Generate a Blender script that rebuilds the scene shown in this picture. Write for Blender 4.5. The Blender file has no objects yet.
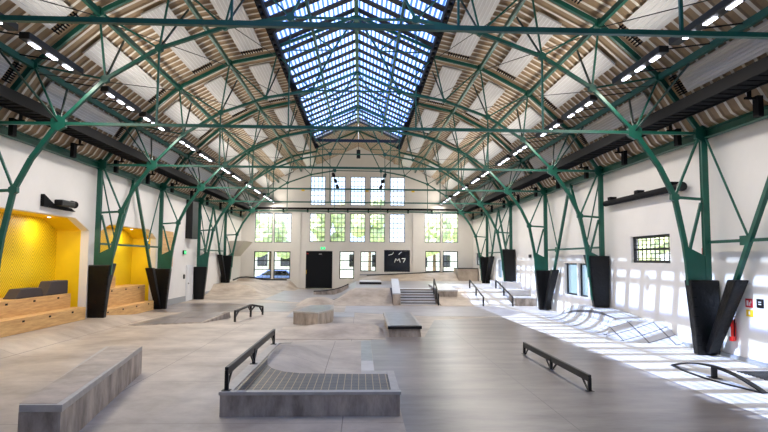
import bpy, bmesh, math, random
from mathutils import Vector, Matrix
random.seed(7)
S = bpy.context.scene
COL = S.collection
V = Vector

# ------------------------------------------------------------------ materials
def lin(c):
    return tuple(((v/255)/12.92 if v/255 <= .04045 else ((v/255+.055)/1.055)**2.4) for v in c)
def mat(name, rgb, rough=.6, metal=0., noise=0., scale=3., rgb2=None, bump=0., bscale=None, stretch=None, spec=.5, detail=6):
    m = bpy.data.materials.new(name); m.use_nodes = True
    nt = m.node_tree; b = nt.nodes['Principled BSDF']
    c = lin(rgb)
    b.inputs['Base Color'].default_value = (*c, 1); b.inputs['Roughness'].default_value = rough
    b.inputs['Metallic'].default_value = metal; b.inputs['Specular IOR Level'].default_value = spec
    if noise or bump or rgb2:
        tc = nt.nodes.new('ShaderNodeTexCoord'); mp = nt.nodes.new('ShaderNodeMapping')
        nt.links.new(tc.outputs['Object'], mp.inputs[0])
        if stretch: mp.inputs['Scale'].default_value = stretch
        n = nt.nodes.new('ShaderNodeTexNoise'); n.inputs['Scale'].default_value = scale; n.inputs['Detail'].default_value = detail
        n.inputs['Roughness'].default_value = .65
        nt.links.new(mp.outputs[0], n.inputs[0])
        if rgb2 or noise:
            r = nt.nodes.new('ShaderNodeValToRGB')
            c2 = lin(rgb2) if rgb2 else tuple(v*(1-noise) for v in c)
            r.color_ramp.elements[0].position = .35; r.color_ramp.elements[1].position = .66
            r.color_ramp.elements[0].color = (*c2, 1); r.color_ramp.elements[1].color = (*c, 1)
            nt.links.new(n.outputs[0], r.inputs[0]); nt.links.new(r.outputs[0], b.inputs['Base Color'])
        if bump:
            n2 = nt.nodes.new('ShaderNodeTexNoise'); n2.inputs['Scale'].default_value = bscale or scale*4
            nt.links.new(mp.outputs[0], n2.inputs[0])
            bp = nt.nodes.new('ShaderNodeBump'); bp.inputs['Strength'].default_value = bump; bp.inputs['Distance'].default_value = .02
            nt.links.new(n2.outputs[0], bp.inputs['Height']); nt.links.new(bp.outputs[0], b.inputs['Normal'])
    return m
def emis(name, rgb, s):
    m = bpy.data.materials.new(name); m.use_nodes = True
    b = m.node_tree.nodes['Principled BSDF']
    b.inputs['Base Color'].default_value = (*lin(rgb), 1)
    b.inputs['Emission Color'].default_value = (*lin(rgb), 1); b.inputs['Emission Strength'].default_value = s
    return m
def glass(name, tint=(1,1,1), gloss=.06, diff=0., ribs=None):
    m = bpy.data.materials.new(name); m.use_nodes = True
    nt = m.node_tree; nt.nodes.clear()
    out = nt.nodes.new('ShaderNodeOutputMaterial'); t = nt.nodes.new('ShaderNodeBsdfTransparent')
    t.inputs[0].default_value = (*tint, 1)
    g = nt.nodes.new('ShaderNodeBsdfGlossy'); g.inputs['Roughness'].default_value = .05
    mx = nt.nodes.new('ShaderNodeMixShader'); mx.inputs[0].default_value = gloss
    nt.links.new(t.outputs[0], mx.inputs[1]); nt.links.new(g.outputs[0], mx.inputs[2])
    last = mx
    if diff:
        tr = nt.nodes.new('ShaderNodeBsdfTranslucent'); tr.inputs[0].default_value = (.9,.95,1,1)
        m2 = nt.nodes.new('ShaderNodeMixShader'); m2.inputs[0].default_value = diff
        nt.links.new(last.outputs[0], m2.inputs[1]); nt.links.new(tr.outputs[0], m2.inputs[2]); last = m2
    if ribs:                         # moulded ribs of blue-tinted glass
        tc = nt.nodes.new('ShaderNodeTexCoord'); sp = nt.nodes.new('ShaderNodeSeparateXYZ'); nt.links.new(tc.outputs['Object'], sp.inputs[0])
        ma = nt.nodes.new('ShaderNodeMath'); ma.operation='MULTIPLY'; ma.inputs[1].default_value = ribs; nt.links.new(sp.outputs[0], ma.inputs[0])
        sn = nt.nodes.new('ShaderNodeMath'); sn.operation='SINE'; nt.links.new(ma.outputs[0], sn.inputs[0])
        r = nt.nodes.new('ShaderNodeValToRGB'); r.color_ramp.elements[0].position=.35; r.color_ramp.elements[1].position=.6
        r.color_ramp.elements[0].color=(.14,.28,.66,1); r.color_ramp.elements[1].color=(.72,.84,1,1)
        md = nt.nodes.new('ShaderNodeMath'); md.operation='MULTIPLY_ADD'; md.inputs[1].default_value=.5; md.inputs[2].default_value=.5
        nt.links.new(sn.outputs[0], md.inputs[0]); nt.links.new(md.outputs[0], r.inputs[0]); nt.links.new(r.outputs[0], t.inputs[0])
    nt.links.new(last.outputs[0], out.inputs[0])
    return m
M = {}
M['green'] = mat('green_steel', (12,88,72), .4, .0, noise=.25, scale=2.)
M['greend'] = mat('green_steel_dark', (10,52,44), .5, .0, noise=.2, scale=2.)
M['wall'] = mat('white_plaster', (238,234,228), .85, noise=.05, scale=.7)
M['wallend'] = mat('cream_plaster', (226,222,215), .85, noise=.06, scale=.6)
M['reveal'] = mat('white_reveal', (225,225,225), .7)
M['floor'] = mat('pale_concrete', (198,185,170), .5, rgb2=(150,136,123), scale=.5, bump=.12, bscale=14, detail=9)
M['floord'] = mat('grey_polished_concrete', (148,138,132), .32, rgb2=(106,98,95), scale=.7, bump=.1, bscale=6, stretch=(.6,1.6,1), detail=9)
M['floorm'] = mat('mid_grey_concrete', (168,164,166), .36, rgb2=(144,140,142), scale=.7, bump=.05, bscale=9)
M['floorw'] = mat('pale_slab_and_painted_sun', (204,200,196), .5, rgb2=(180,176,172), scale=1.)  # tone of the white slab; on the right side, sunlight put into the colour
M['bank'] = mat('beige_bank_concrete', (200,185,168), .55, rgb2=(160,144,128), scale=.9, bump=.1, bscale=14)
M['ledge'] = mat('shuttered_concrete', (196,182,168), .75, rgb2=(128,117,107), scale=2.6, bump=.5, bscale=18, stretch=(1,1,.35))
M['ledgetop'] = mat('trowelled_concrete', (186,170,154), .55, rgb2=(150,136,122), scale=1.8, bump=.1)
M['greytop'] = mat('grey_smooth_top', (146,145,143), .3, rgb2=(116,115,113), scale=2.5)
M['coping'] = mat('light_coping', (186,180,172), .5, noise=.2, scale=5)
M['whitetop'] = mat('white_coping', (212,212,214), .35, noise=.1, scale=4)
M['blacksteel'] = mat('black_steel', (14,14,16), .45, .2)
M['rust'] = mat('worn_steel', (120,92,72), .4, .6, noise=.5, scale=12)
M['black'] = mat('black_matt', (14,14,17), .8, spec=.2)
M['vinyl'] = mat('black_vinyl_padding', (5,5,7), .42, bump=.9, bscale=7, spec=.3)
M['doorblack'] = mat('black_door', (9,12,18), .6, spec=.2)
M['deck'] = mat('tan_roof_sheet', (168,143,112), .7, noise=.2, scale=2.)
M['rib'] = mat('pale_roof_rib', (226,219,206), .6)
M['panel'] = mat('white_acoustic_panel', (208,206,204), .8, noise=.06, scale=2)
M['bar'] = mat('dark_glazing_bar', (12,18,34), .6)
M['wood'] = mat('birch_plywood', (232,190,124), .5, rgb2=(196,146,88), scale=2.2, stretch=(6,.5,6))
M['cushion'] = mat('charcoal_fabric', (74,66,64), .95, noise=.15, scale=40)
M['white'] = mat('white_paint', (238,238,238), .4)
M['mullion'] = mat('grey_mullion', (120,126,126), .5)
M['skirt'] = mat('grey_skirting', (160,162,164), .6)
M['red'] = mat('red_enamel', (214,38,28), .3)
M['redsign'] = mat('red_sign', (196,30,36), .5)
M['yellowsign'] = mat('yellow_sign', (240,200,40), .5)
M['yellowp'] = mat('plain_yellow_panel', (246,208,14), .55, noise=.06, scale=1.5)
M['exit'] = emis('exit_green', (40,190,110), 1.2)
M['lamp'] = emis('lamp_white', (235,238,255), 6.)
M['sand'] = mat('sand_hood', (186,178,166), .7)
M['paint_white'] = mat('white_marking', (235,235,235), .6)
M['leaf'] = mat('leaves', (205,214,178), .8, rgb2=(150,172,118), scale=2.5, bump=.5)
M['bark'] = mat('bark', (92,74,58), .9)
M['grass'] = mat('lawn', (190,196,170), .9, rgb2=(160,172,130), scale=1.5)
M['pave'] = mat('yard_paving', (188,184,178), .9)
M['car'] = mat('blue_car', (90,110,170), .3)
M['facade'] = mat('far_facade', (214,214,212), .8)
M['glass'] = glass('clear_glass', (.97,.99,1.), .05)
M['darkglass'] = mat('dark_glass', (10,12,16), .08, spec=.8)
M['skyglass'] = glass('ribbed_roof_glass', (1,1,1), .03, .05, ribs=2*math.pi/.17)
M['frostglass'] = glass('pale_blue_glass', (.42,.52,.60), .12, .25)

def gridmat():
    m = mat('grey_pavers', (88,84,82), .45, rgb2=(68,65,64), scale=3)
    nt = m.node_tree; b = nt.nodes['Principled BSDF']
    src = b.inputs['Base Color'].links[0].from_socket
    tc = nt.nodes.new('ShaderNodeTexCoord')
    br = nt.nodes.new('ShaderNodeTexBrick'); br.offset = 0; br.inputs['Scale'].default_value = 1
    br.inputs['Mortar Size'].default_value = .006; br.inputs['Brick Width'].default_value = .125; br.inputs['Row Height'].default_value = .125
    br.inputs['Mortar'].default_value = (*lin((186,160,120)),1)
    nt.links.new(tc.outputs['Object'], br.inputs[0]); nt.links.new(src, br.inputs['Color1']); nt.links.new(src, br.inputs['Color2'])
    nt.links.new(br.outputs[0], b.inputs['Base Color'])
    return m
M['pavers'] = gridmat()

def grid_lines(key, w, h, size, col, k=.0):  # draws floor joints and the ramp's line grid over a base colour
    m = M[key]; nt = m.node_tree; b = nt.nodes['Principled BSDF']
    src = b.inputs['Base Color'].links[0].from_socket
    tc = nt.nodes.new('ShaderNodeTexCoord'); br = nt.nodes.new('ShaderNodeTexBrick'); br.offset = k; br.inputs['Scale'].default_value = 1
    br.inputs['Mortar Size'].default_value = size; br.inputs['Brick Width'].default_value = w; br.inputs['Row Height'].default_value = h
    br.inputs['Mortar'].default_value = (*lin(col),1)
    nt.links.new(tc.outputs['Object'], br.inputs[0]); nt.links.new(src, br.inputs['Color1']); nt.links.new(src, br.inputs['Color2'])
    nt.links.new(br.outputs[0], b.inputs['Base Color'])
grid_lines('floor', 4.3, 3.1, .009, (128,116,106)); grid_lines('floord', 3.6, 2.9, .008, (84,80,78)); grid_lines('floorw', 2.9, 1.9, .010, (150,146,140))
M['ramp'] = mat('ramp_skate_board', (178,178,182), .5, noise=.1, scale=2); grid_lines('ramp', .62, .46, .018, (64,64,70))  # dark line grid drawn into the ramp colour
def chevmat():
    m = mat('yellow_chevron_panel', (246,208,14), .5)
    nt = m.node_tree; b = nt.nodes['Principled BSDF']; L = nt.links
    def mth(op, a, v=None, c=None):
        n = nt.nodes.new('ShaderNodeMath'); n.operation = op
        for i, q in enumerate((a, v, c)):
            if q is None: continue
            if isinstance(q, (int, float)): n.inputs[i].default_value = q
            else: L.new(q, n.inputs[i])
        return n.outputs[0]
    tc = nt.nodes.new('ShaderNodeTexCoord'); sp = nt.nodes.new('ShaderNodeSeparateXYZ'); L.new(tc.outputs['Object'], sp.inputs[0])
    tri = mth('PINGPONG', sp.outputs[1], .6)
    s = mth('SUBTRACT', sp.outputs[2], mth('MULTIPLY', tri, 1.15))
    fr = mth('FRACT', mth('MULTIPLY', s, 1/.13))
    line = mth('LESS_THAN', fr, .22)
    mx = nt.nodes.new('ShaderNodeMix'); mx.data_type = 'RGBA'
    L.new(line, mx.inputs[0]); mx.inputs[6].default_value = (*lin((246,208,14)),1); mx.inputs[7].default_value = (*lin((176,140,8)),1)
    L.new(mx.outputs[2], b.inputs['Base Color'])
    bp = nt.nodes.new('ShaderNodeBump'); bp.invert = True; bp.inputs['Strength'].default_value = .6; bp.inputs['Distance'].default_value = .02
    L.new(line, bp.inputs['Height']); L.new(bp.outputs[0], b.inputs['Normal'])
    return m
M['chev'] = chevmat()

# ------------------------------------------------------------------ mesh helpers
class MB:
    def __init__(s): s.bm = bmesh.new(); s.mi = 0
    def poly(s, pts):
        f = s.bm.faces.new([s.bm.verts.new(p) for p in pts]); f.material_index = s.mi; return f
    def hexa(s, p):   # 8 pts: bottom ring 0-3, top ring 4-7
        v = [s.bm.verts.new(q) for q in p]
        for idx in ((3,2,1,0),(4,5,6,7),(0,1,5,4),(1,2,6,5),(2,3,7,6),(3,0,4,7)):
            s.bm.faces.new([v[i] for i in idx]).material_index = s.mi
        return s
    def box(s, x0,x1,y0,y1,z0,z1):
        x0,x1=min(x0,x1),max(x0,x1); y0,y1=min(y0,y1),max(y0,y1); z0,z1=min(z0,z1),max(z0,z1)
        return s.hexa([(x0,y0,z0),(x1,y0,z0),(x1,y1,z0),(x0,y1,z0),(x0,y0,z1),(x1,y0,z1),(x1,y1,z1),(x0,y1,z1)])
    def bar(s, a, b, w, h=None, up=(0,0,1)):
        a, b = V(a), V(b); d = (b-a)
        if d.length < 1e-6: return s
        d.normalize(); u = V(up)
        if abs(d.dot(u)) > .98: u = V((0,1,0))
        r = d.cross(u).normalized(); u = r.cross(d).normalized()
        r *= w/2; u *= (h or w)/2
        return s.hexa([a-r-u, a+r-u, a+r+u, a-r+u, b-r-u, b+r-u, b+r+u, b-r+u])
    def ibar(s, a, b, w, h, t=.025, up=(0,0,1)):      # I-section
        a, b = V(a), V(b); d = (b-a).normalized(); u = V(up)
        if abs(d.dot(u)) > .98: u = V((0,1,0))
        r = d.cross(u).normalized(); u = r.cross(d).normalized()
        o = u*(h/2-t/2)
        s.bar(a+o, b+o, w, t, up); s.bar(a-o, b-o, w, t, up); s.bar(a, b, t*.8, h-2*t, up); return s
    def tube(s, a, b, r, n=10, r2=None):
        a, b = V(a), V(b); d = (b-a).normalized(); u = V((0,0,1)) if abs(d.z) < .95 else V((1,0,0))
        p = d.cross(u).normalized(); q = d.cross(p)
        r2 = r if r2 is None else r2
        A = [s.bm.verts.new(a+(p*math.cos(t)+q*math.sin(t))*r) for t in [2*math.pi*k/n for k in range(n)]]
        B = [s.bm.verts.new(b+(p*math.cos(t)+q*math.sin(t))*r2) for t in [2*math.pi*k/n for k in range(n)]]
        for k in range(n): s.bm.faces.new([A[k],A[(k+1)%n],B[(k+1)%n],B[k]]).material_index = s.mi
        s.bm.faces.new(A[::-1]).material_index = s.mi; s.bm.faces.new(B).material_index = s.mi; return s
    def prism(s, pts, off):   # polygon pts (3D) extruded by vector off
        off = V(off); A = [s.bm.verts.new(p) for p in pts]; B = [s.bm.verts.new(V(p)+off) for p in pts]; n = len(pts)
        s.bm.faces.new(A[::-1]).material_index = s.mi; s.bm.faces.new(B).material_index = s.mi
        for k in range(n): s.bm.faces.new([A[k],A[(k+1)%n],B[(k+1)%n],B[k]]).material_index = s.mi
        return s
    def grid(s, P, thick=None):  # P[i][j] surface; skirts down to z=thick
        n, m = len(P), len(P[0]); g = [[s.bm.verts.new(P[i][j]) for j in range(m)] for i in range(n)]
        for i in range(n-1):
            for j in range(m-1): s.bm.faces.new([g[i][j],g[i+1][j],g[i+1][j+1],g[i][j+1]]).material_index = s.mi
        if thick is not None:
            h = [[None]*m for _ in range(n)]
            ring = [(i,0) for i in range(n)]+[(n-1,j) for j in range(1,m)]+[(i,m-1) for i in range(n-2,-1,-1)]+[(0,j) for j in range(m-2,0,-1)]
            for i,j in ring: c = g[i][j].co; h[i][j] = s.bm.verts.new((c.x,c.y,thick))
            for k in range(len(ring)):
                a, b = ring[k], ring[(k+1)%len(ring)]
                s.bm.faces.new([g[a[0]][a[1]],h[a[0]][a[1]],h[b[0]][b[1]],g[b[0]][b[1]]]).material_index = s.mi
            s.bm.faces.new([h[i][j] for i,j in ring]).material_index = s.mi
        return s
    def build(s, name, mats, parent=None, bevel=0, smooth=False):
        bmesh.ops.recalc_face_normals(s.bm, faces=s.bm.faces)
        me = bpy.data.meshes.new(name); s.bm.to_mesh(me); s.bm.free()
        for m in (mats if isinstance(mats, (list,tuple)) else [mats]): me.materials.append(M[m] if isinstance(m,str) else m)
        o = bpy.data.objects.new(name, me); COL.objects.link(o)
        if smooth:
            for p in me.polygons: p.use_smooth = True
        if bevel:
            md = o.modifiers.new('bevel', 'BEVEL'); md.width = bevel; md.segments = 2; md.limit_method = 'ANGLE'
        if parent:                       # shapes are given in world coordinates; store them relative to the thing
            root = parent
            while root.parent: root = root.parent
            me.transform(Matrix.Translation(-root.location)); o.parent = parent
        return o
def tag(o, label=None, cat=None, group=None, kind=None):
    if label: o['label'] = label
    if cat: o['category'] = cat
    if group: o['group'] = group
    if kind: o['kind'] = kind
    return o
def thing(name, label, cat, loc=(0,0,0), group=None):
    o = bpy.data.objects.new(name, None); COL.objects.link(o); o.location = loc; o.empty_display_size = .2
    return tag(o, label, cat, group)
def copy_tree(o, parent=None):
    c = o.copy(); COL.objects.link(c)
    if parent: c.parent = parent
    for ch in [q for q in list(bpy.data.objects) if q.parent == o]: copy_tree(ch, c)
    return c
def struct(mb, name, m, **k): return tag(mb.build(name, m, **k), kind='structure')

# parts are built in world coordinates: matrix_parent_inverse cancels the empty's position
Y = lambda i: 15.74 + 7.0*i
YN, YE = -5.0, 50.73
ORD = ['nearest','second','third','fourth','fifth','sixth','seventh']

# ------------------------------------------------------------------ floor
def hfloor(x, y):
    def sm(t): t = max(0,min(1,t)); return t*t*(3-2*t)
    return .27*sm((-8.3-x)/1.1)*sm((27.5-y)/4.5)
xs = [-12.6,-10.8,-10.1]+[-10+.25*k for k in range(1,10)]+[-7+k for k in range(0,18)]
ys = [YN-.3]+[k for k in range(-4,20,2)]+[20+.5*k for k in range(18)]+[30,34,38,42,46,51.1]
struct(MB().grid([[(x,y,hfloor(x,y)) for y in ys] for x in xs], -.3), 'floor', 'floor', smooth=True)
def slab(pts, m, z=.006):
    mb = MB(); mb.prism([(x,y,-.01) for x,y in pts], (0,0,z+.01)); return struct(mb, 'floor', m)
# dark polished apron on the right, with the curved inner corner
arc = [( .6-.75*math.cos(t), 17.55+.95*math.sin(t)) for t in [math.pi/2*k/6 for k in range(7)]]
slab([(-.16,14.85)]+arc+[(.6,14.85)], 'greytop')
slab([(.97,9.72),(.97,11.6),(.61,11.6),(.61,18.6),(1.2,19.3),(2.4,19.3),(3.4,24.6),(6.55,26.1),(6.8,20),(6.95,10),(6.95,-4.9),(.97,-4.9),(.97,9.6),(.97,9.72)], 'floord')
slab([(-.2,11.6),(-.2,14.84),(.6,14.84),(.6,11.6)], 'floorw', .007)
slab([(-10.1,28.2),(-9.2,28.0),(-3.2,28.4),(-3.1,33.9),(-10.1,33.4)], 'floord')
slab([(-3.0,25.9),(-3.0,28.2),(.0,28.2),(.0,25.9)], 'floorm')
slab([(-.5,28.3),(-.5,32.0),(7.6,32.0),(8.3,28.3),(6.8,26.3),(3.4,26.3)], 'floorm')
slab([(-6,37),(-3,34.2),(-.8,34.2),(-1.0,49.5),(-6,49.5)], 'floorm')
slab([(6.97,-4.9),(6.97,10),(6.82,20),(6.57,26.1),(8.35,28.3),(7.65,32.0),(10.05,32.0),(10.05,-4.9)], 'floorw')  # strip where the sun falls, its brightness put into the colour
slab([(-2.6,1.5),(-2.6,8.9),(.6,9.3),(.6,1.5)], 'floor', .008)

# ------------------------------------------------------------------ side walls with niches / windows
def cellwall(holes, a0, a1, z0, z1, emit):
    As = sorted({a0,a1}|{h[0] for h in holes}|{h[1] for h in holes}); Zs = sorted({z0,z1}|{h[2] for h in holes}|{h[3] for h in holes})
    As=[a for a in As if a0<=a<=a1]; Zs=[z for z in Zs if z0<=z<=z1]
    for i in range(len(As)-1):
        for j in range(len(Zs)-1):
            a, z = (As[i]+As[i+1])/2, (Zs[j]+Zs[j+1])/2
            if any(h[0]<a<h[1] and h[2]<z<h[3] for h in holes): continue
            emit(As[i],As[i+1],Zs[j],Zs[j+1])
NI = [(15.9,22.55,4.0),(23.3,29.9,3.95)]   # niches y0,y1,ztop
mb = MB()
cellwall([(a,b,-1,t) for a,b,t in NI], YN-.3, YE+.4, -.1, 6.35, lambda a,b,c,d: mb.box(-10.45,-10.15,a,b,c,d))
for a,b,t in NI:    # chamfered upper corners
    for (yy,sg) in ((a,1),(b,-1)):
        mb.prism([(-10.45,yy,t),(-10.45,yy+sg*1.1,t),(-10.45,yy,t-.42)],(.3,0,0))
struct(mb, 'wall_left', 'wall')
mb = MB()
for k,(a,b,t) in enumerate(NI):
    w = MB(); w.box(-11.45,-11.35,a-.2,b+.2,-.1,t+.2); struct(w,'wall_left','chev')
    w = MB(); w.box(-11.35,-10.45,b,b+.1,-.1,t); w.box(-11.35,-10.45,a-.1,a,-.1,t); w.box(-11.35,-10.45,a,b,t,t+.1)
    for (yy,sg) in ((a,1),(b,-1)):
        w.prism([(-11.34,yy,t),(-11.34,yy+sg*1.1,t),(-11.34,yy,t-.42)],(.889,0,0))
    struct(w,'wall_left','yellowp')
mb = MB()
RW = [(18.2,20.9,2.5,3.45),(25.0,26.1,.95,2.44),(26.25,27.85,.95,2.44),(40.3,41.6,1.3,2.6),(47.1,49.5,2.1,3.15)]
cellwall(RW, YN-.3, YE+.4, -.1, 6.35, lambda a,b,c,d: mb.box(10.2,10.5,a,b,c,d))
struct(mb, 'wall_right', 'wall')
wn = [0]
def window(axis, const, a0,a1,z0,z1, nx, nz, fm='blacksteel', bold=None, gl='glass', fr=.05, thin=.022, inset=.1):
    """window in a wall; axis 'x' -> wall plane runs along y at x=const ; 'y' -> plane along x at y=const"""
    wn[0]+=1
    def bx(m,a,b,c,d,t,off=0):
        if axis=='x': m.box(const+off,const+off+t,a,b,c,d)
        else: m.box(a,b,const+off,const+off+t,c,d)
    t = thing('window_%d'%wn[0], None, None, ((const,(a0+a1)/2,z0) if axis=='x' else ((a0+a1)/2,const,z0))); tag(t, kind='structure')
    m = MB()
    for (a,b,c,d) in ((a0,a0+fr,z0,z1),(a1-fr,a1,z0,z1),(a0+fr,a1-fr,z0,z0+fr),(a0+fr,a1-fr,z1-fr,z1)): bx(m,a,b,c,d,.09,inset)
    fo=m.build('window_frame', fm, t)
    m = MB()
    for k in range(1,nx): a=a0+(a1-a0)*k/nx; bx(m,a-thin/2,a+thin/2,z0+fr,z1-fr,.03,inset+.02)
    for k in range(1,nz):
        z=z0+(z1-z0)*k/nz; h = thin if not (bold and k%bold==0) else fr*.9
        bx(m,a0+fr,a1-fr,z-h/2,z+h/2,.032,inset+.018)
    if nx>1 or nz>1: m.build('glazing_bars', fm, fo)
    m = MB(); bx(m,a0+fr*.5,a1-fr*.5,z0+fr*.5,z1-fr*.5,.008,inset+.06); m.build('pane', gl, t)
    return t
window('x',10.2, *RW[0], 9, 6, bold=3, fr=.09)
window('x',10.2, *RW[1], 1, 1, gl='frostglass', fr=.07)
window('x',10.2, *RW[2], 1, 1, gl='frostglass', fr=.07)
window('x',10.2, *RW[3], 1, 1, gl='frostglass', fm='skirt')
window('x',10.2, *RW[4], 3, 2, gl='glass', fr=.09)

# ------------------------------------------------------------------ end wall
EW = []
UX = [-3.54,-1.78,-.03,1.71,3.47]
for x in UX: EW += [(x-.66,x+.66,7.28,9.85),(x-.68,x+.68,4.05,6.58)]
LW = [(-9.0,-7.5,.82,3.2),(-7.3,-5.85,.82,3.2)]; LU = [(-9.0,-7.45,3.95,6.55),(-7.33,-5.82,3.95,6.55)]
RL = [(5.95,7.3,1.5,3.32),(7.5,8.85,1.5,3.32)]; RU = [(5.9,7.33,4.05,6.66),(7.46,8.88,4.05,6.66)]
MID = [(-1.58,-.3,.85,3.25),(.25,1.62,1.5,3.25)]; DK = [(2.32,4.6,1.47,3.38)]; DR = [(-4.5,-2.2,0,3.25)]
EW += LW+LU+RL+RU+MID+DK+DR
mb = MB()
em = lambda a,b,c,d: mb.box(a,b,YE,YE+.35,c,d)
cellwall(EW,-10.4,10.4,-.1,6.2,em); 
c2 = [h for h in EW if h[3]>6.2]
cellwall(EW,-9.2,9.2,6.2,6.8,em)
for s in (-1,1):
    mb.prism([(s*9.2,YE,6.2),(s*10.45,YE,6.2),(s*9.9,YE,6.55),(s*9.2,YE,7.6),(s*9.2,YE,6.8)],(0,.35,0))
cellwall([h for h in EW if h[3]>7],-4.4,4.4,6.8,10.6,em)
for s in (-1,1):
    mb.prism([(s*4.4,YE,6.8),(s*9.2,YE,6.8),(s*9.2,YE,7.6),(s*8.9,YE,8.1),(s*7.1,YE,9.68),(s*5.05,YE,10.75),(s*4.4,YE,10.95)],(0,.35,0))
mb.prism([(-4.4,YE,10.6),(4.4,YE,10.6),(4.4,YE,10.9),(3.15,YE,11.25),(0,YE,12.75),(-3.15,YE,11.25),(-4.4,YE,10.9)],(0,.35,0))
struct(mb,'wall_end','wallend')
# near wall closing the hall behind the camera
mb = MB(); mb.box(-10.4,10.4,YN-.35,YN,-.1,6.3)
mb.prism([(-10.2,YN-.35,6.3),(-8.75,YN-.35,8.),(-7,YN-.35,9.5),(-5,YN-.35,10.55),(-3.1,YN-.35,11),(0,YN-.35,12.6),(3.1,YN-.35,11),(5,YN-.35,10.55),(7,YN-.35,9.5),(8.75,YN-.35,8.),(10.2,YN-.35,6.3)],(0,.35,0))
struct(mb,'wall_front','wallend')
for s,x in ((0,-5.22),(1,5.05)):
    mb = MB(); mb.box(x-.22,x+.22,YE-.12,YE,0 if not s else 1.1,6.75); struct(mb,'trim_%d'%(s+1),'wallend')
mb = MB(); mb.box(-10.15,10.15,YE-.06,YE,6.72,6.8); struct(mb,'trim_3','reveal')
for h in [q for q in EW if q[3]>7]: window('y',YE,*h,4,6,'mullion',bold=3,fr=.07,thin=.05,inset=.12)
for h in [q for q in EW if 4<q[2]+.2<4.4]: window('y',YE,*h,4,6,'mullion',bold=3,fr=.07,thin=.05,inset=.12)
for h in LW+[MID[0]]: window('y',YE,*h,4,6,'blacksteel',bold=2,fr=.08,thin=.02,inset=.06)
for h in RL+[MID[1]]: window('y',YE,*h,4,4,'blacksteel',bold=2,fr=.08,thin=.02,inset=.06)
w = window('y',YE,*DK[0],1,1,'blacksteel',gl='darkglass',fr=.06,inset=.04)
# pale letters on the dark pane
mb = MB(); y0=YE+.075; gx,gz=3.25,2.3
for (a,b,c,d) in ((0,0,.1,.34),(.1,.34,.25,.14),(.25,.14,.4,.34),(.4,.34,.5,0),(.62,.34,.95,.34),(.95,.34,.78,0)):
    mb.bar((gx+a,y0,gz+b),(gx+c,y0,gz+d),.06,.02,up=(0,1,0))
for (a,b,c,d) in ((-.55,.62,-.2,.72),(-.2,.72,-.1,.9),(.35,.7,.6,.92)): mb.bar((gx+a,y0,gz+b),(gx+c,y0,gz+d),.05,.02,up=(0,1,0))
mb.build('lettering','white',w)

# doors
d = thing('door_1',None,None,(-3.35,YE,0)); tag(d,kind='structure')
mb = MB(); mb.box(-4.45,-3.35,YE+.02,YE+.08,.02,3.2); mb.build('door_leaf','doorblack',d)
mb = MB(); mb.box(-3.35,-2.25,YE+.02,YE+.08,.02,3.2); mb.build('door_leaf','doorblack',d)
mb = MB(); mb.box(-4.5,-4.45,YE-.02,YE+.1,0,3.25); mb.box(-2.25,-2.2,YE-.02,YE+.1,0,3.25); mb.box(-4.45,-2.25,YE-.02,YE+.1,3.2,3.25); mb.build('door_frame','blacksteel',d)
mb = MB(); mb.box(-4.44,-4.30,YE-.005,YE+.02,2.98,3.06); mb.build('label_plate','redsign',d)
mb = MB(); mb.box(-4.47,-4.43,YE-.03,YE-.015,1.25,1.6); mb.build('door_handle','yellowsign',d)
mb = MB(); mb.box(-3.38,-3.12,YE-.005,YE+.02,2.95,3.02); mb.build('closer','skirt',d)
d = thing('door_2',None,None,(-10.15,35.7,0)); tag(d,kind='structure')
mb = MB(); mb.box(-10.15,-10.1,35.05,36.35,0,2.15); mb.build('door_frame','reveal',d)
mb = MB(); mb.box(-10.12,-10.06,35.15,36.25,.01,2.05); lf=mb.build('door_leaf','white',d)
mb = MB(); mb.tube((-10.04,35.25,1.05),(-10.04,35.4,1.05),.015); mb.box(-10.07,-10.04,35.24,35.3,1.,1.1); mb.build('door_handle','blacksteel',lf)
mb = MB(); mb.box(-10.15,-10.1,30.4,35.0,0,.32); mb.box(-10.15,-10.1,36.4,41,0,.32); struct(mb,'baseboard_left','skirt')
mb = MB(); mb.box(10.15,10.2,-4.9,22,0,.1); struct(mb,'baseboard_right','skirt')
mb = MB(); mb.box(5.3,10,YE-.05,YE,1.15,1.28); mb.box(.2,4.8,YE-.05,YE,1.15,1.28); struct(mb,'baseboard_end','skirt')

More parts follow.
